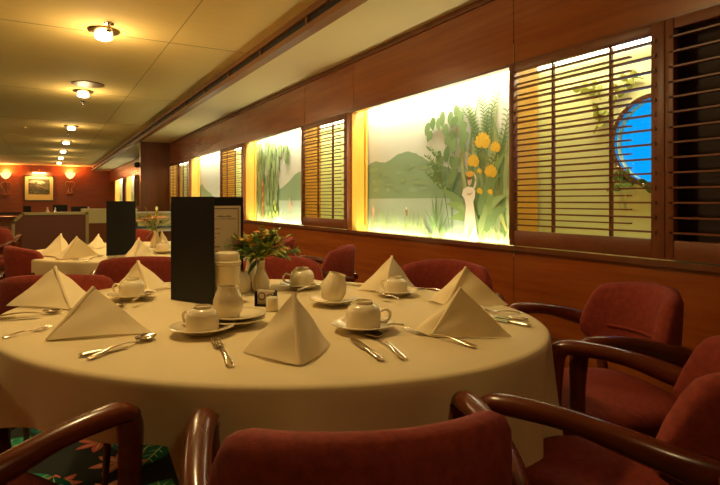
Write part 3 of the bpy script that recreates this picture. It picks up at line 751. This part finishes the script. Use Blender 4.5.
# ------------------------------------------------------------ menus
def menu(hx,fx,rx,z0,h,label,page=True,w=None):
    """hinge, front free edge, rear free edge as ground points"""
    r=empty('menu_folder',(hx.x,hx.y,z0),0,label,'menu','black menu folders standing open')
    for nm,e in (('front_cover',fx),('back_cover',rx)):
        d_=(e-hx); d_.z=0; n_=Vector((-d_.y,d_.x,0)).normalized()*.0022
        t=MB(); a_=[(Vector((0,0,0))+n_),(d_+n_),(d_-n_),(Vector((0,0,0))-n_)]
        t.loft([[tuple(v+Vector((0,0,z))) for v in a_] for z in (0.001,h)]); t.build(nm,M['black'],r,smooth=False)
    t=MB(); t.tube([(0,0,.001),(0,0,h)],.004,10); t.build('spine',M['black'],r)
    if page:
        d_=(rx-hx); d_.z=0; wd=d_.length; u=d_.normalized(); n_=Vector((-u.y,u.x,0))
        if n_.dot(Vector((-hx.x,-hx.y,0)))<0: n_=-n_
        def quad(mb,u0,u1,z0_,z1_,o_,**k):
            q=[u*u0+n_*o_+Vector((0,0,z0_)),u*u1+n_*o_+Vector((0,0,z0_)),u*u1+n_*o_+Vector((0,0,z1_)),u*u0+n_*o_+Vector((0,0,z1_))]
            mb.add(q,[(0,1,2,3)],**k)
        t=MB(); quad(t,.015,wd-.012,.02,h-.033,.0035)
        b0,b1,zz0,zz1=.022,wd-.022,.028,h-.042
        for (a0,a1,c0,c1) in ((b0,b1,zz1-.003,zz1),(b0,b1,zz0,zz0+.003),(b0,b0+.003,zz0,zz1),(b1-.003,b1,zz0,zz1)): quad(t,a0,a1,c0,c1,.0042,mi=1)
        rd=random.Random(3); zc=h-.075
        def word(u0,u1,z,hh):
            x=u0
            while x<u1-.003:
                wl=rd.uniform(.002,.0045); quad(t,x,min(x+wl,u1),z+rd.uniform(-.0004,0),z+hh*rd.choice((.7,1,1,1.4)),.0043,mi=1); x+=wl+.0012
        word(wd*.60,wd*.82,zc,.004); word(wd*.55,wd*.75,zc-.008,.0018); word(wd*.76,wd*.88,zc-.009,.0035)
        for k in range(13):
            z=h-.12-k*.017; c=wd*.45; half=rd.uniform(.03,.06)*(1.25 if k==4 else 1)
            word(c-half,c+half,z,.003 if k!=4 else .0045)
        t.build('page',[M['paper'],M['ink']],r,smooth=False)
    return r
hx=at(172,300,TZ); fx=at(214,306,TZ); rx=at(243,291,TZ)
menu(hx,fx,rx,TZ+.001,.362,'tall black open menu with a printed page on the main table')
hx=at(107,256,TZ); fx=at(135.5,254,TZ); rx=hx+Vector((.15,.17,0))
menu(hx,fx,rx,TZ+.001,.345,'black menu standing on the second table',page=False)

# ------------------------------------------------------------ vases with flowers
def vase(loc,z,label,sc=1):
    t=MB(); t.lathe([(a*sc,b*sc) for a,b in [(.0001,0),(.026,0),(.031,.004),(.034,.02),(.031,.045),(.020,.068),(.0145,.085),(.0145,.105),(.0175,.118),(.0165,.119),(.0125,.105),(.012,.09),(.0001,.05)]],36)
    return tag(t.build('vase',M['china'],loc=(loc[0],loc[1],z+.001)),label,'vase','white bud vases')
def leafmesh(mb,p,dirv,l,w,droop=.3,n=7):
    d=Vector(dirv).normalized(); side=d.cross(Vector((0,0,1)))
    if side.length<.1: side=Vector((1,0,0))
    side.normalize(); up=side.cross(d); A=[];B=[];C=[]
    for k in range(n):
        u=k/(n-1); c=Vector(p)+d*(l*u)-Vector((0,0,1))*(droop*l*u*u); ww=w*math.sin(PI*min(1,u*.94+.03))**.8
        A.append(c+side*ww+up*.15*w); B.append(c-up*.001); C.append(c-side*ww+up*.15*w)
    vs=A+B+C+[v-up*.0008 for v in A+B+C]
    fs=[(k,k+1,n+k+1,n+k) for k in range(n-1)]+[(n+k,n+k+1,2*n+k+1,2*n+k) for k in range(n-1)]
    fs+=[tuple(3*n+i for i in f)[::-1] for f in fs]
    mb.add(vs,fs)
def bouquet(loc,z,label,seed,sc,flowers,leaves,fm,wide=1.0):
    rd=random.Random(seed)
    r=empty('bouquet',(loc[0],loc[1],z),0,label,'flowers','flower bouquets in the bud vases')
    st=MB(); lf=MB(); yl=MB()
    for i in range(leaves):
        az=rd.uniform(0,2*PI); el=rd.uniform(.15,1.35); L=rd.uniform(.05,.115)*sc
        d=Vector((math.cos(az)*math.cos(el)*wide,math.sin(az)*math.cos(el)*wide,math.sin(el)))
        e=d*L; st.tube([(0,0,-.04*sc),(0,0,0),e*.5+Vector((0,0,.008)),e],.0011*sc,5)
        mb=lf if rd.random()<.5 else yl
        for k in range(3):
            dd=(d+Vector((rd.uniform(-.7,.7),rd.uniform(-.7,.7),rd.uniform(-.3,.5)))).normalized()
            leafmesh(mb,e*rd.uniform(.65,1),dd,rd.uniform(.018,.040)*sc,rd.uniform(.005,.011)*sc,rd.uniform(0,.7))
    for k in range(2):
        az=rd.uniform(0,6.28); leafmesh(lf,(0,0,0),(math.cos(az),math.sin(az),-.35),.06*sc,.012*sc,.6)
    st.build('stems',M['leaf'],r); lf.build('leaves',M['leaf'],r); yl.build('sprays',M['yleaf'],r)
    for (dx,dz,dy,n,pl) in flowers:
        c=Vector((dx*CT+dy*ST,-dx*ST+dy*CT,dz))*sc; mb=MB()
        mb.tube([(0,0,0),c*.6+Vector((0,0,.004)),c],.0013*sc,5)
        for k in range(n):
            az=2*PI*k/n+rd.uniform(-.2,.2); d=Vector((math.cos(az),math.sin(az),.55 if n<9 else .25)); leafmesh(mb,c,d,pl*sc,(pl*.30 if n<9 else pl*.16)*sc,.25)
        mb.sphere(c+Vector((0,0,.003)),.004*sc,6); mb.build('flower',fm,r)
    return r
pv=at(261,291,TZ)
vase(pv,TZ,'white bud vase holding the large orange and green bouquet',1.0)
fl1=[(-.055,.045,.0,6,.040),(-.03,.07,.01,6,.040),(-.068,.025,-.01,6,.036),(-.012,.065,-.02,6,.036),(.0,.085,.02,6,.034),(-.045,.06,-.03,6,.038),(.055,.050,0,6,.028),(.03,.075,.02,6,.028),(.08,.030,.01,6,.024),(-.075,.05,.02,6,.032),(-.02,.045,-.04,6,.034),(.065,.02,-.02,6,.024)]
bouquet(pv,TZ+.125,'bouquet of apricot lilies and green foliage on the main table',5,1.12,fl1,110,M['petal'],1.15)
pv2=at(156,247,TZ)
vase(pv2,TZ,'white bud vase on the second table',1.15)
bouquet(pv2,TZ+.13,'bouquet of pink daisy flowers on the second table',11,1.35,[(-.055,.05,-.02,16,.058),(-.01,.065,-.04,16,.060),(.03,.07,-.03,16,.055)],30,M['pink'],1.1)

# small black caddy with glass pots between napkin and vase
p=at(266,306,TZ)
r=empty('condiment_caddy',(p.x,p.y,TZ+.001),-TH-.15,'small black caddy with sachets behind the centre napkin','caddy')
t=MB(); t.box(-.034,.034,-.016,.016,0,.004); t.box(-.034,-.031,-.016,.016,.004,.048); t.box(.031,.034,-.016,.016,.004,.048); t.box(-.031,.031,.013,.016,.004,.050); t.build('frame',M['black'],r,smooth=False)
t=MB(); t.box(-.029,.029,-.006,.011,.005,.052,.003); t.build('sachet',M['paper'],r)
t=MB()
for cx,rr in ((-.012,.010),(.016,.007)):
    t.lathe([(rr,-.0065),(rr+.003,-.0065),(rr+.003,-.008),(rr,-.008)],20,(cx,0,.032),Matrix.Rotation(PI/2,3,'X').to_3x3() @ Matrix.Identity(3) if False else Matrix(((1,0,0),(0,0,1),(0,1,0))))
t.build('round_print',M['ink'],r)
p=at(272,311,TZ)
t=MB(); t.lathe([(.0001,0),(.017,0),(.019,.003),(.019,.040),(.017,.043),(.0001,.043)],24); tag(t.build('salt_shaker',M['china'],loc=(p.x,p.y,TZ+.001)),'short white shaker just in front of the black caddy','shaker')

# ------------------------------------------------------------ cutlery
def cut_obj(kind,p0,p1,label,z=TZ,group=None,tip=.0):
    """p0 = working end, p1 = handle end (points on the table)"""
    d=(p1-p0); d.z=0; L=d.length; r=empty(kind,(p0.x,p0.y,z+.0005),math.atan2(d.y,d.x),label,kind.replace('dinner_','').replace('_',' ').split()[-1],group)
    sc=L/.19
    def handle(x0):
        t=MB(); n=14; rings=[]
        for i in range(n):
            u=i/(n-1); x=x0+(L-x0)*u
            w=(.0028+.0062*max(0,(u-.35)/.65)**1.3)*min(1.15,max(.8,sc)); hgt=.0016+.0008*u
            if i==n-1: w*=.55
            zc=.004+.009*math.sin(PI*min(1,u*1.0))*(1-u*.6)*sc
            rings.append([(x,w*math.cos(2*PI*j/10),zc+hgt*math.sin(2*PI*j/10)) for j in range(10)])
        t.loft(rings); t.build('handle',M['silver'],r)
    if kind.endswith('knife'):
        t=MB(); n=10; rings=[]
        xb=L*.52
        for i in range(n):
            u=i/(n-1); x=xb*u; w=.0095*min(1,(u*3+.12))**.6
            rings.append([(x,-w,.0045),(x,0,.0056),(x,w,.0052),(x,w,.0044),(x,0,.0040),(x,-w,.0042)])
        t.loft(rings); t.build('blade',M['silver'],r,ang=30)
        t=MB(); n=12; rings=[]
        for i in range(n):
            u=i/(n-1); x=xb-.004+(L-xb+.004)*u; w=.0052+.0042*u
            if i in (0,n-1): w*=.6
            rings.append([(x,w*math.cos(2*PI*j/12),.0055+.004*math.sin(2*PI*j/12)*(.8 if i in(0,n-1) else 1)) for j in range(12)])
        t.loft(rings); t.build('handle',M['silver'],r)
    elif kind.endswith('spoon'):
        bl=.060*sc; t=MB(); N=10; W=.021*min(1.15,sc); K=7
        vs=[];fs=[]
        for side in (0,1):
            for i in range(N+1):
                u=i/N; w=W*math.sin(PI*min(.999,max(.001,u)))**.62*(1-.12*u)
                for j in range(K):
                    v=-1+2*j/(K-1)
                    z_=.002+.010*(v*v*math.sin(PI*u)**.5+ (1-math.sin(PI*u)))*.75 + .0012*side
                    vs.append((bl*u,w*v,z_))
        M_=(N+1)*K
        for i in range(N):
            for j in range(K-1):
                a_=i*K+j; fs.append((a_,a_+1,a_+K+1,a_+K)[::-1]); fs.append((M_+a_,M_+a_+1,M_+a_+K+1,M_+a_+K))
        for i in range(N):
            a_=i*K; fs.append((a_,a_+K,M_+a_+K,M_+a_)); b_=i*K+K-1; fs.append((b_,M_+b_,M_+b_+K,b_+K))
        t.add(vs,fs); t.build('bowl',M['silver'],r,ang=70); handle(bl*.96)
    else:
        t=MB(); tl=.042*sc; w=.0115
        for k in range(4):
            y=-w+2*w*k/3*1.0; y*=.86
            t.tube([(0,y,.009),(tl*.4,y,.004),(tl,y,.0035),(tl+.004,y*.95,.0045)],[.0008,.0014,.0017,.0018],8)
        rings=[]
        for i in range(7):
            u=i/6; x=tl+.026*sc*u; ww=w*(1-u)**.55+.003; rings.append([(x,ww*math.cos(2*PI*j/12),.0040+.006*u*u+.0013*math.sin(2*PI*j/12)) for j in range(12)])
        t.loft(rings); t.build('tines',M['silver'],r,ang=60); handle(tl+.025*sc)
    return r
def cutlery(kind,a0,a1,label,z=TZ,group='polished cutlery laid on the main table',Lmin=None):
    p0=at(a0[0],a0[1],z+.004); p1=at(a1[0],a1[1],z+.004)
    return cut_obj(kind,p0,p1,label,z,group)
cutlery('dinner_fork',(215,340),(231,366),'small fork in front of the cup beside the centre napkin')
cutlery('dinner_knife',(351,338),(382,360),'knife left of the spoon in front of the looped handle cup')
cutlery('dinner_spoon',(368,332),(405,359),'spoon right of the knife in front of the looped handle cup')
cutlery('dinner_fork',(404,329),(476,347),'fork pointing left in front of the front right napkin')
cutlery('dinner_spoon',(155,336),(88,359),'spoon with bowl up at the front left napkin')
cutlery('dinner_knife',(128,347),(79,356),'knife crossing beside the spoon at the front left')
cutlery('dinner_fork',(50,327),(3,338),'fork left of the large front left napkin')
cutlery('dinner_spoon',(63,312),(-6,317),'spoon in front of the notched napkin at far left')
cutlery('dinner_knife',(40,317),(-10,320),'knife beside the spoon at the left table edge')
cutlery('dinner_spoon',(126,307),(96,303),'spoon partly hidden by the front left napkin')
cutlery('dinner_knife',(488,318),(531,326),'nearer knife at the right rim of the main table')
cutlery('dinner_knife',(492,316),(528,320),'second knife at the right rim, just behind the nearer one')
cutlery('dinner_fork',(485,311),(521,313),'fork behind the knives at the right table rim')
cutlery('dinner_fork',(413,288),(445,291),'fork lying right of the small cup near the far rim')
cutlery('dinner_knife',(345,283),(366,287),'knife at the far rim below the mural left of the small cup napkin')
cutlery('tea_spoon',(151,293),(133,301),'teaspoon on the saucer left of the black menu',z=TZ+.020)
cutlery('tea_spoon',(380,294),(399,299),'teaspoon on the saucer of the small cup below the mural',z=TZ+.020)
cutlery('tea_spoon',(380,325),(404,325),'teaspoon poking right from the looped handle cup saucer',z=TZ+.022)
cutlery('tea_spoon',(316,286),(298,290),'teaspoon on the saucer right of the vase',z=TZ+.020)
g2='polished cutlery laid on the second table'
cutlery('dinner_fork',(72,259),(88,261),'fork at the left of the second table front edge',group=g2)
cutlery('dinner_spoon',(102,256),(90,259),'spoon between napkin and menu on the second table',group=g2)
cutlery('dinner_knife',(114,258),(106,260.5),'knife before the menu on the second table',group=g2)
cutlery('dinner_knife',(44,254),(58,257),'knife in front of the leftmost napkin on the second table',group=g2)

# ------------------------------------------------------------ partition, buffet and far end
r=empty('partition',(.06,8.2,0),0,'low brown partition with a pale trim frame and clipped corner','partition')
w=.41; h=.92
t=MB(); t.add([(-w,-.02,0),(w,-.02,0),(w,-.02,h-.02),(-w+.10,-.02,h-.02),(-w,-.02,h-.11),(-w,.04,0),(w,.04,0),(w,.04,h-.02),(-w+.10,.04,h-.02),(-w,.04,h-.11)],[(0,1,2,3,4),(9,8,7,6,5),(0,5,6,1),(1,6,7,2),(2,7,8,3),(3,8,9,4),(4,9,5,0)]); t.build('panel',M['partfab'],r,smooth=False)
t=MB(); pts=[(-w-.01,.01,0),(-w-.01,.01,h-.105),(-w+.096,.01,h),(w+.01,.01,h),(w+.01,.01,0)]
for a_,b_ in zip(pts[:-1],pts[1:]):
    a_,b_=Vector(a_),Vector(b_); d=(b_-a_).normalized(); n_=Vector((0,1,0)).cross(d)*.018; y_=Vector((0,.04,0))
    t.loft([[tuple(q+n_*sx+y_*sy) for sx,sy in ((-1,-1),(1,-1),(1,1),(-1,1))] for q in (a_-d*.012,b_+d*.012)])
t.build('trim_frame',M['parttrim'],r,smooth=False)
t=MB(); t.box(-w-.25,-w-.02,.0,.03,0,h-.16); t.build('side_panel',M['darkwood'],r,smooth=False)
# buffet counter
yb0=9.5
def X_at(px,Y):
    phi=math.atan((px-360)/F)+TH; return Y*math.tan(phi)
xa,xb,xc=X_at(84,yb0),X_at(136,yb0),X_at(176,yb0)
r=empty('buffet_counter',((xa+xb)/2,yb0,0),0,'olive cream buffet counter running behind the partition and menus','counter')
w=(xb-xa)/2+.02
def zat(py,px,Y):
    x_=X_at(px,Y); return EYE+(HY-py)*(x_*ST+Y*CT)/F
t=MB(); t.box(-w,w,0,.5,0,zat(223,100,yb0)); t.build('cabinet',M['darkwood'],r,smooth=False)
t=MB(); t.box(-w,w,-.02,.5,zat(223,100,yb0),zat(209,100,yb0)); t.build('fascia',M['buffet'],r,smooth=False)
t=MB(); t.box(-w-.0,-w+.05,-.03,0,0,zat(222,100,yb0)); t.build('post',M['parttrim'],r,smooth=False)
r=empty('display_counter',((xb+xc)/2,yb0,0),0,'pale serving counter with red lettering between the two menus','counter')
w=(xc-xb)/2+.05; zt=zat(212,155,yb0); zm=zat(226,155,yb0); zl=zat(231,155,yb0)
t=MB(); t.box(-w,w,0,.5,0,zl); t.build('cabinet',M['darkwood'],r,smooth=False)
t=MB(); t.box(-w,w,0,.45,zl,zt-.0); t.build('fascia',M['buffet'],r,smooth=False)
t=MB(); t.box(-w,w,-.03,0,zt-.02,zt+.01); t.box(w-.03,w,-.03,0,zl,zt); t.box(-w,w,-.03,0,zm-.09,zm-.06); t.build('frame',M['white'],r,smooth=False)
t=MB(); t.box(-w,w,-.02,0,zm-.03,zm-.0); t.build('strip',M['blue'],r,smooth=False)
cu=bpy.data.curves.new('lettering','FONT'); cu.body='SQUARE'; cu.size=.085; cu.extrude=.003; cu.align_x='LEFT'
to=bpy.data.objects.new('tmp',cu); COL.objects.link(to); dg=bpy.context.evaluated_depsgraph_get(); me=bpy.data.meshes.new_from_object(to.evaluated_get(dg)); bpy.data.objects.remove(to)
me.materials.clear(); me.materials.append(M['redink']); lo=bpy.data.objects.new('lettering',me); COL.objects.link(lo); lo.parent=r; lo.rotation_euler=(PI/2,0,0); lo.location=(-w+.10,-.035,zt-.10); lo.scale=(.85,1,1)
# sideboard with black menus behind the partition
yb1=10.6
r=empty('sideboard',(.05,yb1,0),0,'dark sideboard hidden behind the low partition','sideboard')
t=MB(); t.box(-.95,.75,-.2,.25,.05,.80); t.build('body',M['darkwood'],r,smooth=False)
t=MB(); t.box(-.98,.78,-.23,.28,.80,.83); t.build('top',M['darkwood'],r,smooth=False)
for nm,x in (('leg',-.9),('leg',.7)):
    t=MB(); t.box(x-.03,x+.03,-.15,.2,0,.05); t.build(nm,M['slot'],r,smooth=False)
for (p0,p1,top,lab) in ((23,31,206,'small black folder standing alone below the painting'),(53,67.5,205,'black folder in the middle of the three above the partition'),(71,87,206.5,'wide black folder at the right end above the partition')):
    xa_,xb_=X_at(p0,yb1),X_at(p1,yb1); zz=zat(top,(p0+p1)/2,yb1)
    r=empty('menu_folder',((xa_+xb_)/2,yb1,.831),0,lab,'menu','black folders on the sideboard')
    w_=(xb_-xa_)/2
    t=MB(); t.loft([[(-w_,0,z),(w_,0,z),(w_,.006,z),(-w_,.006,z)] for z in (0,zz-.831)]); t.build('front_cover',M['black'],r,smooth=False)
    t=MB(); t.loft([[(-w_,.006,z),(w_,.09,z),(w_,.096,z),(-w_,.012,z)] for z in (0,zz-.831)]); t.build('back_cover',M['black'],r,smooth=False)
for (px,lab,m_) in ((47.5,'tiny pale bottle on the sideboard left of the folders','paper'),(55,'second tiny bottle before the middle folder','chrome'),(88.5,'tiny white bottle right of the wide folder','china')):
    x_=X_at(px,yb1-.1); t=MB(); t.lathe([(.0001,0),(.028,0),(.03,.01),(.028,.08),(.012,.11),(.012,.15),(.0001,.15)],16); tag(t.build('bottle',M[m_],loc=(x_,yb1-.1,.831)),lab,'bottle','small bottles on the sideboard')

# painting
def fw(px,py):
    Y=YF-.01; x_=X_at(px,Y); d=x_*ST+Y*CT; return x_,EYE+(HY-py)*d/F
(xl,zt_),(xr,zb_)=fw(23.8,175.2),fw(54.2,201)
r=empty('framed_painting',((xl+xr)/2,YF,(zt_+zb_)/2),0,'framed landscape painting in a gold mount on the far wall','painting')
w=(xr-xl)/2; h=(zt_-zb_)/2
t=MB()
for (a0,a1,b0,b1) in ((-w,w,h-.035,h),(-w,w,-h,-h+.035),(-w,-w+.035,-h+.035,h-.035),(w-.035,w,-h+.035,h-.035)): t.box(a0,a1,-.05,0,b0,b1,.004)
t.build('frame',M['framedark'],r,ang=30)
t=MB(); t.box(-w+.03,w-.03,-.03,-.005,-h+.03,h-.03); t.build('mount',M['gold'],r,smooth=False)
t=MB(); rd=random.Random(4); pw=w*.70; phh=h*.60; oz=.06
t.box(-pw,pw,-.034,-.030,-phh+oz,phh+oz,col=(.10,.08,.04))
k=0
def pq(cx,cz,rx_,rz_,c):
    global k; k+=1
    n=9; y_=-.0341-.00008*k
    t.add([(max(-pw,min(pw,cx+rx_*math.cos(2*PI*i/n)*rd.uniform(.8,1.2))),y_,max(-phh,min(phh,cz+rz_*math.sin(2*PI*i/n)*rd.uniform(.8,1.2)))+oz) for i in range(n)],[tuple(range(n))],col=c)
pq(-.1,.16,.22,.07,(.35,.27,.15)); pq(.05,.14,.12,.06,(.45,.36,.2))
for i in range(60): pq(rd.uniform(-pw,pw),rd.uniform(-phh,phh*.5),rd.uniform(.02,.07),rd.uniform(.01,.04),rd.choice([(.09,.08,.03),(.14,.12,.04),(.05,.05,.03),(.12,.06,.04),(.17,.14,.07)]))
for i in range(8): pq(-.05+i*.045,.06-i*.022,.03,.012,(.32,.22,.10))
for i in range(6): pq(rd.uniform(-.3,0),rd.uniform(-.08,.06),.015,.012,(.42,.14,.10))
t.build('canvas',M['mural'],r,smooth=False)
r=empty('picture_light',((xl+xr)/2,YF,zt_+.12),0,'slim brass picture lamp above the framed painting','picture light')
t=MB(); t.tube([(-.27,-.16,0),(.27,-.16,0)],.025,12); t.build('hood',M['brass'],r)
t=MB(); t.tube(bez([(0,0,.0),(0,-.06,.09),(0,-.13,.08),(0,-.16,.02)],5),.01,8,up=(1,0,0)); t.build('arm',M['brass'],r)
t=MB(); t.box(-.2,.2,-.175,-.145,-.032,-.02); t.build('bulb',M['lampglass'],r,smooth=False)
ld=bpy.data.lights.new('picture_lamp','AREA'); ld.shape='RECTANGLE'; ld.size=.5; ld.size_y=.05; ld.energy=14; ld.color=(1,.7,.3)
lo=bpy.data.objects.new('picture_lamp',ld); COL.objects.link(lo); lo.location=((xl+xr)/2,YF-.22,zt_+.07); lo.rotation_euler=(math.radians(38),0,0)
# wall sconces
def sconce(px,label):
    x_,zc=fw(px,176); r=empty('wall_sconce',(x_,YF,zc),0,label,'wall lamp','brass wall sconces on the far wall')
    t=MB(); t.lathe([(.02,-.10),(.05,-.09),(.10,-.05),(.14,.02),(.17,.09),(.16,.09),(.13,.03),(.08,-.04),(.0001,-.08)],28,(0,-.19,0)); t.build('glass_shade',M['sconceglass'],r)
    t=MB(); t.sphere((0,-.19,-.13),.045,8); t.tube(bez([(0,-.01,-.42),(0,-.08,-.36),(0,-.17,-.28),(0,-.19,-.13)],5),.014,8,up=(1,0,0))
    t.build('holder',M['brass'],r)
    for sd in (-1,1):
        t=MB(); t.tube(bez([(0,-.04,-.20),(sd*.14,-.05,-.24),(sd*.13,-.05,-.38),(sd*.05,-.04,-.46),(sd*.07,-.04,-.60),(sd*.02,-.03,-.68)],6),.009,8,up=(0,1,0)); t.build('scroll_arm',M['brass'],r)
    t=MB(); t.lathe([(.0001,-.72),(.07,-.70),(.12,-.665),(.07,-.65),(.03,-.64),(.02,-.60),(.0001,-.60)],20,(0,-.12,0)); t.box(-.03,.03,-.12,0,-.67,-.64); t.build('lower_dish',M['brass'],r)
    ld=bpy.data.lights.new('sconce_light','POINT'); ld.energy=40; ld.color=(1,.42,.14); ld.shadow_soft_size=.08
    lo=bpy.data.objects.new('sconce_light',ld); COL.objects.link(lo); lo.location=(x_,YF-.19,zc+.13)
sconce(6,'lit wall sconce left of the framed painting'); sconce(70,'lit wall sconce right of the framed painting')
# speaker on the column's far side
yy=11.6
x_=X_at(139,12.2); t=MB(); t.lathe([(.0001,-.06),(.045,-.055),(.055,-.02),(.055,.04),(.0001,.05)],20,(0,0,0),Matrix.Rotation(PI/2,3,'X')); t.box(-.01,.06,-.10,-.0,-.015,.015)
tag(t.build('loudspeaker',M['slot'],loc=(1.53,11.32,zat(165,139,11.3))),'small black round fitting beside the column under the soffit','loudspeaker')

# ------------------------------------------------------------ carpet with tropical pattern
t=MB(); rd=random.Random(12); ZZ=.001
def flat(pts,c,dz=0):
    t.add([(x,y,ZZ+dz) for x,y in pts],[tuple(range(len(pts)))],col=c)
def fleaf(p,an,l,w,c,dz=0):
    n=7; L=[];R=[]
    for i in range(n):
        u=i/(n-1); ww=w*math.sin(PI*u)**.8; cx,cy=p[0]+math.cos(an)*l*u,p[1]+math.sin(an)*l*u
        cx,cy=min(max(cx,-1.6),2.05),min(max(cy,0),4.6); L.append((cx-math.sin(an)*ww,cy+math.cos(an)*ww)); R.append((cx+math.sin(an)*ww,cy-math.cos(an)*ww))
    flat(L+R[::-1][1:-1],c,dz)
t.add([(-1.6,0,.001),(2.05,0,.001),(2.05,4.6,.001),(-1.6,4.6,.001)],[(0,1,2,3)],col=(.014,.018,.012))
items=[('L',)]*420+[('F',)]*230; rd.shuffle(items)
for (kd,) in items:
    ZZ+=.000006; p=(rd.uniform(-1.5,1.9),rd.uniform(.2,4.4)); an=rd.uniform(0,6.28)
    if kd=='L':
        l=rd.uniform(.12,.26); w=l*rd.uniform(.22,.34)
        c=rd.choice([(.0,.20,.10),(.01,.28,.13),(.05,.34,.10),(.0,.13,.09)]); fleaf(p,an,l,w,c)
        for s_ in (-1,1):
            for q in (.3,.5,.7): fleaf((p[0]+math.cos(an)*l*q,p[1]+math.sin(an)*l*q),an+s_*.8,w*.8,.0035,(.45,.75,.30),.000002)
        fleaf(p,an,l,.005,(.5,.8,.35),.000004)
    else:
        c=rd.choice([(.85,.26,.10),(.95,.38,.16),(.75,.16,.10)]); l=rd.uniform(.07,.13)
        for k2 in range(7): fleaf(p,an+2*PI*k2/7,l,l*.2,c)
        for k2 in range(7): fleaf(p,an+2*PI*k2/7,l*.8,l*.03,(.95,.65,.3),.000002)
        fleaf((p[0]-.015,p[1]),0,.03,.012,(.5,.08,.22),.000004)
tag(t.build('carpet',M['carpet'],smooth=False),'dark patterned carpet with green leaves and orange flowers','carpet')

# ------------------------------------------------------------ world and camera
w=bpy.data.worlds.new('World'); S.world=w; w.use_nodes=True
bg=w.node_tree.nodes['Background']; bg.inputs[0].default_value=(.0,.38,1,1); bg.inputs[1].default_value=1.1
cd=bpy.data.cameras.new('Camera'); cam=bpy.data.objects.new('Camera',cd); COL.objects.link(cam)
cam.location=(0,0,EYE); cam.rotation_euler=(PI/2,0,-TH); cd.sensor_width=36; cd.lens=F/720*36; cd.shift_y=-(242.5-HY)/720; cd.clip_start=.05
S.camera=cam
S.view_settings.view_transform='Standard'; S.view_settings.look='None'; S.view_settings.gamma=1; S.view_settings.exposure=-.06
try: S.view_settings.use_curve_mapping=False
except Exception: pass
